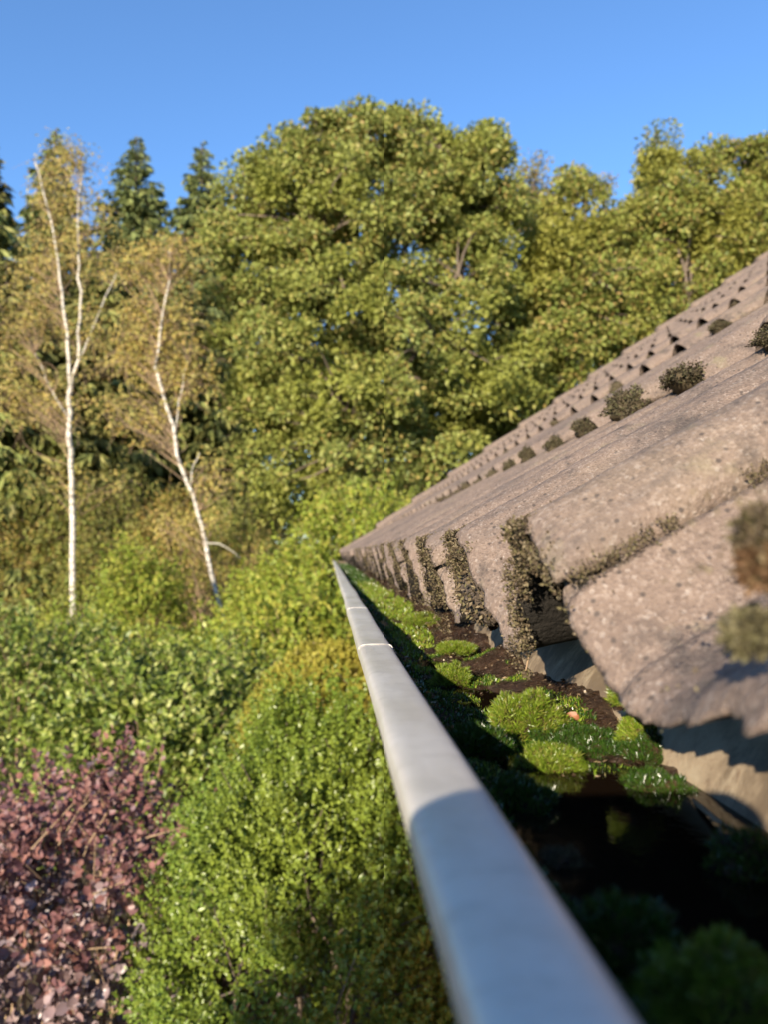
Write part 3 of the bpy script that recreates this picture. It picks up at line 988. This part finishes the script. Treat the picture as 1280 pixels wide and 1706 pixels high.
def spruce(label, px, top_py, y, rad, n_br, mat, spray=(.22, .42), low=.03):
    tp = at(px, top_py, y)
    base = Vector((tp.x, y, -.05))
    H = tp.z - base.z
    reseed(label)
    t = thing('spruce_tree', label, 'tree', base, 'spruces behind the birches')
    mb = MB()
    mb.tube([base + Vector((rng.normal() * .02 * (i > 0), 0, H * i / 8)) for i in range(9)], np.linspace(.2, .015, 9), 8)
    mb.build('trunk', M_BARK, t, True)
    P, D, N, Ln, W = [], [], [], [], []
    mb = MB()
    for i in range(n_br * 7 // 4):
        s = (i + .5) / (n_br * 7 // 4)
        s = s ** .85                                   # 0 top .. 1 bottom
        if s > 1 - low: continue
        z = base.z + H * (1 - s)
        ln = rad * (.02 + .98 * s ** .82) * rng.uniform(.72, 1.15)
        a = i * 2.39996 + rng.normal() * .3
        d = np.array([math.cos(a), math.sin(a), 0])
        droop = .1 + .42 * s
        k = 7
        q = np.linspace(0, 1, k)
        z += rng.normal() * .12
        pts = np.array([base.x, base.y, z]) + d * (ln * q)[:, None] + np.stack([0 * q, 0 * q, ln * (-droop * q + .35 * droop * q ** 3 + (.25 * (1 - s)) * q)], -1)
        mb.tube(pts, np.linspace(.03 * (.3 + s), .006, k), 4, False)
        m = int(18 + 36 * ln)
        qq = rng.random(m) ** .7
        bp = np.stack([np.interp(qq, q, pts[:, c_]) for c_ in range(3)], -1)
        side = np.cross(d, [0, 0, 1.])
        sg = rng.choice([-1, 1], m)[:, None]
        dd = unit(d * .55 + sg * side * rng.uniform(.1, .9, (m, 1)) + np.array([0, 0, -1.]) * rng.uniform(.3, 1.5, (m, 1)) * (.55 + .6 * s))
        bp = bp + sg * side * (rng.random((m, 1)) * .22 * ln * (1 - qq[:, None] * .7))
        P.append(bp); D.append(dd)
        N.append(unit(np.array([0, 0, .5]) + d * .6 + .7 * rng.normal(size=(m, 3))))
        l_ = rng.uniform(*spray, m) * (.35 + .7 * min(1, s * 5))
        Ln.append(l_); W.append(l_ * rng.uniform(.2, .34, m))
    mb.build('branches', M_BARK, t)
    leaf_obj('needles', np.vstack(P), np.vstack(D), np.vstack(N), np.concatenate(Ln), np.concatenate(W), mat, t, .25)
    return t

spruce('dark spruce cut off by the left edge with its branches in the sky', -45, 150, 20, 3.2, 420, M_SPRUCE)
spruce('slim spruce top showing right behind the forked birch', 92, 214, 25, 3.4, 420, M_SPRUCEB)
spruce('broad blue green spruce between the two birches', 228, 226, 26, 4.4, 480, M_SPRUCEB)
spruce('narrow pointed spruce next to the huge oak', 337, 238, 24.5, 3.4, 430, M_SPRUCEB)
spruce('lower olive spruce behind the trunk of the forked birch', 165, 420, 19, 3.2, 340, M_SPRUCE)
spruce('olive spruce behind the leaning birch', 318, 470, 20.5, 2.9, 320, M_SPRUCE)
spruce('olive spruce low at the left edge behind the forked birch', 10, 430, 18, 2.9, 320, M_SPRUCE)


def birch(label, y, stems, leaves_at, n_leaf, main=.085):
    """stems: (list of px, r0, r1); leaves_at: (px, py, rx, ry)"""
    b = at(stems[0][0][0][0], stems[0][0][0][1], y)
    reseed(label)
    t = thing('birch_tree', label, 'tree', Vector((b.x, y, -.05)))
    cl = []
    for (c, k) in leaves_at:
        p = np.array(at(c[0], c[1], y)); s = y / F
        for _ in range(k):
            d = rand_unit(1)[0] * rng.random() ** .45
            d[1] = abs(d[1]) * .9 + .12 if rng.random() < .8 else d[1] * .5
            cl.append(p + d * np.array([c[2] * s, c[2] * s * .9, c[3] * s]))
    cl = np.array(cl)
    for i, (pp, r0, r1) in enumerate(stems):
        pts = [at(p[0], p[1], y + (p[2] if len(p) > 2 else 0)) for p in pp]
        if i == 0: pts = [Vector((pts[0].x + .03, y, -.05))] + pts
        # resample
        A_ = np.array([tuple(p) for p in pts]); sl = np.concatenate([[0], np.cumsum(np.linalg.norm(np.diff(A_, axis=0), axis=1))])
        ss = np.linspace(0, sl[-1], max(6, int(sl[-1] * 4)))
        Q = np.stack([np.interp(ss, sl, A_[:, c_]) for c_ in range(3)], -1)
        Q[1:-1] += rng.normal(size=Q[1:-1].shape) * .012
        mb = MB(); mb.tube(Q, np.linspace(r0, r1, len(Q)) * .7, 9)
        mb.build('trunk' if i == 0 else 'limb', M_BIRCH, t, True)
        stems[i] = (pp, r0, r1, Q)
    allQ = np.vstack([s[3] for s in stems])
    mb = MB()
    for c in cl:
        hd = np.hypot(allQ[:, 0] - c[0], allQ[:, 1] - c[1])
        cand = allQ[allQ[:, 2] < c[2] - .1 - .55 * hd]
        if not len(cand): cand = allQ[:2]
        j = np.argmin(np.linalg.norm(cand - c, axis=1))
        mb.tube(curve_pts(cand[j], c, 6, .10, .14), np.linspace(.008, .002, 6), 4, False)
        for _ in range(3):
            e = c + rng.normal(size=3) * np.array([.25, .25, .18]) + np.array([0, 0, -.15])
            mb.tube(curve_pts(c, e, 3, .1, .05), [.004, .003, .002], 3, False)
    mb.build('twigs', M_TWIG, t)
    P, D, N, Ln = clump_leaves(cl, rng.uniform(.2, .45, len(cl)), n_leaf, .058, 1.1, .2)
    D = unit(D + np.array([0, 0, -.8]))
    leaf_obj('crown', P, D, N, Ln, Ln * .75, M_GOLD, t)
    return t

birch('tall white birch with forked trunk and thin golden leaves', 15.5,
      [([(122, 1066), (121, 950), (120, 850), (118, 760), (114, 690), (117, 645)], .095, .07),
       ([(117, 645), (112, 560), (98, 450), (88, 380), (70, 310), (58, 270)], .055, .014),
       ([(117, 645), (130, 600), (134, 520), (130, 420), (130, 330), (137, 285)], .055, .014),
       ([(114, 695), (85, 650), (58, 590)], .03, .012),
       ([(128, 610), (160, 530), (196, 450)], .028, .012)],
      [((95, 300, 50, 70), 40), ((70, 420, 60, 90), 46), ((150, 400, 50, 100), 30), ((40, 540, 60, 80), 44), ((130, 250, 30, 35), 10), ((160, 560, 50, 70), 20), ((70, 680, 70, 50), 30), ((20, 640, 40, 60), 20), ((130, 800, 80, 40), 12)], 38)
birch('smaller white birch leaning left with golden leaves', 13.5,
      [([(374, 1032), (360, 985), (345, 930), (335, 880), (325, 835), (308, 795), (292, 750), (290, 710), (275, 665), (258, 610)], .062, .04),
       ([(258, 610), (264, 560), (275, 510), (285, 450), (280, 410)], .038, .012),
       ([(318, 808), (322, 775), (332, 755)], .02, .01),
       ([(292, 715), (300, 660), (312, 600)], .02, .008),
       ([(338, 905), (370, 905), (400, 930)], .016, .007)],
      [((275, 430, 60, 50), 55), ((260, 540, 70, 60), 70), ((225, 600, 45, 50), 30), ((300, 620, 55, 50), 40), ((240, 700, 60, 45), 22), ((190, 670, 30, 30), 8), ((300, 880, 60, 30), 14), ((350, 800, 50, 40), 12), ((200, 440, 25, 40), 8)], 36)


def shrub(name, label, c, rx, ry, rz, mat, n_shoot, per, size, shoot=(.1, .22), stems=10, cat='shrub', group=None, wide=.6, rnd=False, up=.5, lump=.25, stem_mat=None, jitter=1., side=.8, tip_mat=None, plumes=0, psig=.1, pamp=.15, tip_at=.52):
    """a shrub of leafy shoots: c is the middle of its mass in the world, stems grow from the ground"""
    c = np.array(c)
    reseed(label)
    t = thing(name, label, cat, (c[0], c[1], -.05), group)
    seed = rng.uniform(0, 90)
    d = rand_unit(n_shoot)
    bumpf = 0
    if plumes:
        pc = rand_unit(plumes)
        pc[:, 2] = np.where(pc[:, 2] < -.5, -pc[:, 2], pc[:, 2])
        pi_ = rng.integers(plumes, size=n_shoot)
        e = rng.normal(size=(n_shoot, 3)) * psig * np.where(rng.random((n_shoot, 1)) < .3, 3.5, 1.)
        d = unit(pc[pi_] + e)
        bumpf = pamp * (np.exp(-(e ** 2).sum(1) / (2 * psig ** 2)) - .55 + .5 * rng.random(plumes)[pi_])[:, None]
    d[:, 2] = np.where(d[:, 2] < -.5, -d[:, 2], d[:, 2])
    w = bumpf + np.array([1 + lump * mn.noise(Vector(tuple(x * 1.9 + seed))) + lump * .7 * mn.noise(Vector(tuple(x * 4.7 + seed))) + lump * .6 * mn.noise(Vector((x[0] * 11 + seed, x[1] * 11, x[2] * 4.5))) for x in d])[:, None]
    rr = 1 - .34 * rng.random((n_shoot, 1)) ** 2.2
    B = c + d * w * rr * np.array([rx, ry, rz])
    nrm = unit(d / np.array([rx, ry, rz]))
    sd = unit(nrm * .7 + np.array([0, 0, up]) + .38 * jitter * rng.normal(size=d.shape))
    sl = rng.uniform(*shoot, n_shoot)
    idx = np.repeat(np.arange(n_shoot), per)
    s = np.tile(np.linspace(.1, 1, per), n_shoot) + rng.normal(size=len(idx)) * .04
    P = B[idx] + sd[idx] * (sl[idx] * s)[:, None]
    sidev = unit(np.cross(sd[idx], rand_unit(len(idx))))
    D = unit(sd[idx] * .6 + sidev * side + .2 * rng.normal(size=P.shape))
    N = unit(sd[idx] + .5 * rng.normal(size=P.shape))
    Ln = size * rng.uniform(.65, 1.2, len(idx)) * (1.05 - .35 * s)
    ok = P[:, 2] > .02
    if tip_mat:
        tip = ok & (B[idx][:, 2] + .06 * rng.normal(size=n_shoot)[idx] > c[2] + rz * tip_at)
        leaf_obj('young_leaves', P[tip], D[tip], N[tip], Ln[tip] * .85, Ln[tip] * wide * .85, tip_mat, t, .15, rnd)
        ok = ok & ~tip
    leaf_obj('foliage', P[ok], D[ok], N[ok], Ln[ok], Ln[ok] * wide, mat, t, .15, rnd)
    mb = MB()
    for i in range(stems):
        j = rng.integers(n_shoot)
        b = (c[0] + rng.normal() * rx * .15, c[1] + rng.normal() * ry * .15, -.05)
        mb.tube(curve_pts(b, B[j], 6, .06, .05), np.linspace(.018, .004, 6), 5, False)
    kk = rng.choice(n_shoot, min(n_shoot, 500), replace=False)
    for j in kk:
        a = B[j] - sd[j] * .08
        mb.tube([a, B[j] + sd[j] * sl[j] * .9], [.003, .0015], 3, False)
    mb.build('stems', stem_mat or M_TWIG, t)
    return t


# near shrubs below the gutter
p = at(505, 1400, 2.35)
shrub('box_bush', 'big dense bright green bush right beside the gutter', (p.x + .07, 2.40, 1.20), .53, .55, .90, M_BOX, 13500, 15, .018, (.06, .13), wide=.62, up=.75, lump=.12, stems=14, stem_mat=M_BARK, plumes=420, psig=.058, pamp=.15)
p = at(90, 1480, 2.7)
shrub('purple_shrub', 'purple and red leaved shrub in the lower left corner', (p.x + .07, 2.72, .98), .62, .60, .80, M_PLUM, 2300, 10, .036, (.08, .2), wide=.82, rnd=True, up=.4, lump=.2, plumes=110, psig=.10, pamp=.3, tip_at=.62, stems=60, stem_mat=M_TWIG, jitter=1.3, tip_mat=leaf_mat('red_young_leaves', [(.13, .065, .07), (.21, .10, .10), (.30, .14, .11), (.24, .17, .175)], .3, .45, .4))
p = at(535, 1140, 4.0)
shrub('round_hedge', 'clipped dome of yellow green foliage behind the green bush', (p.x + .04, 4.0, 1.33), .50, .5, .83, M_HEDGE, 9000, 9, .024, (.03, .06), lump=.05, up=.3)
p = at(265, 1160, 5.0)
shrub('leafy_shrub', 'dark green shrub with pale leaves behind the purple shrub', (p.x, 5.2, 1.0), .80, .8, .88, M_LILAC, 2600, 9, .06, (.14, .3), wide=.6, lump=.2, plumes=70, psig=.13, pamp=.3)
p = at(60, 1130, 5.2)
shrub('leafy_shrub', 'deep green shrub at the left edge above the purple shrub', (p.x - .2, 5.6, 1.1), .62, .7, .95, M_LILAC, 1800, 9, .06, (.14, .3), wide=.55, lump=.2, plumes=60, psig=.13, pamp=.3)
p = at(500, 1010, 7.5)
shrub('leafy_shrub', 'yellow green shrub left of the gutter end under the oak', (p.x + .05, 7.6, 1.2), 1.0, .9, .95, M_FRESH, 2800, 9, .075, (.15, .32), lump=.25, plumes=70, psig=.13, pamp=.3)
p = at(330, 1040, 8.2)
shrub('leafy_shrub', 'green shrub at the foot of the leaning birch', (p.x + .1, 8.0, .85), 1.0, .9, .75, M_FRESH, 2400, 9, .07, (.15, .3), lump=.25, plumes=70, psig=.13, pamp=.3)
p = at(235, 960, 12)
shrub('leafy_shrub', 'bushy green sapling between the two birch trunks', (p.x, 12, 1.25), .55, .6, 1.2, M_FRESH, 1500, 8, .08, (.25, .5), lump=.35)
p = at(45, 930, 12.5)
shrub('leafy_shrub', 'olive undergrowth shrub left of the forked birch', (p.x - .3, 16.8, 1.3), 1.15, .9, 1.3, M_OLIVE, 1700, 8, .075, (.3, .6), lump=.4)
p = at(485, 940, 11.5)
shrub('leafy_shrub', 'olive shrub under the left side of the oak', (p.x, 11.8, 1.2), 1.1, .9, 1.2, M_FRESH, 2300, 8, .085, (.2, .4), lump=.3, plumes=70, psig=.13, pamp=.3)
p = at(610, 900, 10.5)
shrub('leafy_shrub', 'tall green shrub just beyond the gutter end', (p.x, 11, 1.6), 1.4, 1.0, 1.7, M_FRESH, 2600, 8, .085, (.2, .4), lump=.3, plumes=80, psig=.12, pamp=.3)
p = at(130, 1040, 9.5)
shrub('leafy_shrub', 'green shrub in front of the forked birch trunk', (p.x, 9.6, .85), .85, .7, .85, M_FRESH, 1500, 8, .07, (.2, .4), lump=.35)
p = at(330, 950, 13.5)
shrub('rusty_shrub', 'brown bare stemmed undergrowth behind the leaning birch', (p.x + .15, 14.5, 1.2), 1.4, .7, 1.3, M_RUST, 700, 8, .08, (.4, .8), lump=.4, stems=60)

# ------------------------------------------------------------------ the phone that takes the picture
M_PHONE = plain('black_phone', (.012, .012, .014), .3, .5)
ph = thing('phone', 'black phone held upright over the gutter', 'phone', (-.021, -.010, CZ - .134))
bm = bmesh.new()
bmesh.ops.create_cube(bm, size=1)
bmesh.ops.scale(bm, vec=(.076, .008, .155), verts=bm.verts)
bmesh.ops.bevel(bm, geom=[e for e in bm.edges if abs((e.verts[0].co - e.verts[1].co).y) > .004], offset=.011, segments=5, affect='EDGES', profile=.5)
bmesh.ops.translate(bm, vec=(-.027, -.010, CZ - .0705), verts=bm.verts)
me = bpy.data.meshes.new('body'); bm.to_mesh(me); bm.free(); me.materials.append(M_PHONE)
link(bpy.data.objects.new('body', me), ph)

mb = MB(); mb.tube([(-.025, -.032, -.05), (-.025, -.030, CZ - .10)], [.012, .009], 10); mb.build('pole', M_PHONE, ph, True)
mb = MB(); mb.box((-.060, -.0255, CZ - .105), (.018, -.0142, CZ - .085)); mb.build('clamp', M_PHONE, ph)

# unseen conifer added behind the photographer to shade the foot of the green bush
bp = Vector((-2.25, -3.0, -.05))
t = thing('added_shade_tree', 'unseen slim conifer added behind the camera to shade the green bush', 'tree', bp)
n = 16000
d = rand_unit(n)
zz = rng.random(n) ** .8
rad_ = .80 * np.clip(1 - zz ** 2.2, 0, 1) ** .6
ang = rng.uniform(0, 2 * np.pi, n)
P = np.stack([bp.x + rad_ * np.cos(ang) * rng.uniform(.6, 1.12, n), bp.y + rad_ * np.sin(ang) * rng.uniform(.6, 1.12, n), .05 + 3.10 * zz + .2 * rng.normal(size=n) * (zz > .5)], -1)
leaf_obj('foliage', P, unit(np.stack([np.cos(ang), np.sin(ang), 1 + 0 * ang], -1) + .5 * d), d, rng.uniform(.08, .14, n), .05, M_SPRUCE, t)
mb = MB(); mb.tube([bp, bp + Vector((0, 0, 3.2))], [.07, .02], 8); mb.build('trunk', M_BARK, t)

# wet moss film over the mud between the cushions
P = []
for _ in range(42000):
    y = random.uniform(.272, .62); x = random.uniform(.05, .122)
    k = mn.noise(Vector((x * 45, y * 30, 21)))
    if k < .0 + .3 * max(0, (y - .36) / .2): continue
    P.append((x, y, CZ + sed_h(x, y) - .0004))
P = np.array(P)
sel = rng.random(len(P)) < .35
o = blades('moss_film', P[sel], np.array([0, 0, 1.]), .0018 + .0018 * rng.random(sel.sum()), M_MOSS, wide=.25, spread=.9)
tag(o, 'sparse fresh green moss shoots scattered over the mud', 'moss', kind='stuff')
P = P[~sel]
o = blades('moss_film', P, np.array([0, 0, 1.]), .0016 + .0014 * rng.random(len(P)), M_MOSSD, wide=.3, spread=.9)
tag(o, 'thin wet brown green moss film on the mud', 'moss', kind='stuff')

# trees of the far hedgerow, seen low down under the oak
for i, (px, tpy, w) in enumerate([(395, 790, 1.7), (480, 760, 1.6), (570, 775, 1.8), (665, 770, 1.7), (760, 765, 1.8), (850, 740, 1.8)]):
    p = at(px, tpy, 24)
    shrub('hedgerow_tree', 'dark green hedgerow tree far behind the oak, %s from the birches' % ordinal(i), (p.x, 24, p.z - 2.6), w, 1.2, 2.6, M_LILAC, 900, 8, .15, (.4, .8), cat='tree', lump=.4, group='hedgerow trees far behind the oak')

for lab, px, tpy, y, w, m in [('olive sapling thicket behind the forked birch, left of its trunk', 60, 800, 17.0, 1.1, M_OLIVE), ('tall olive sapling right of the forked birch trunk', 190, 830, 17.0, 1.1, M_OLIVE),
                              ('rust tinged sapling just left of the leaning birch trunk', 290, 850, 16.5, 1.0, M_RUST), ('olive sapling between the leaning birch and the oak', 415, 830, 15.5, 1.0, M_OLIVE),
                              ('low rusty bramble at the left edge under the spruces', 15, 880, 16.8, 1.0, M_RUST)]:
    p = at(px, tpy, y)
    h_ = p.z / 2
    shrub('sapling', lab, (p.x, y, h_), w, w * .8, h_, m, 1100, 8, .085, (.3, .6), lump=.45, stems=26, cat='tree')

# grit, needles and rotten scraps in the mud
n = 2600
y = .27 + 1.4 * rng.random(n) ** 1.8; x = rng.uniform(.04, .134, n)
P = np.array([(a, b, CZ + sed_h(a, b) + .0004) for a, b in zip(x, y)])
D = rng.normal(size=(n, 3)); D[:, 2] *= .2
M_SCRAP = leaf_mat('rotten_scraps', [(.03, .02, .012), (.07, .045, .025), (.16, .11, .06), (.30, .23, .14)], .05, .3, .5)
o = leaf_obj('debris', P, D, unit(np.array([0, 0, 1.]) + .5 * rng.normal(size=(n, 3))), rng.uniform(.001, .0045, n), rng.uniform(.0004, .0022, n), M_SCRAP)
tag(o, 'grit, needles and rotten leaf scraps on the gutter mud', 'debris', kind='stuff')
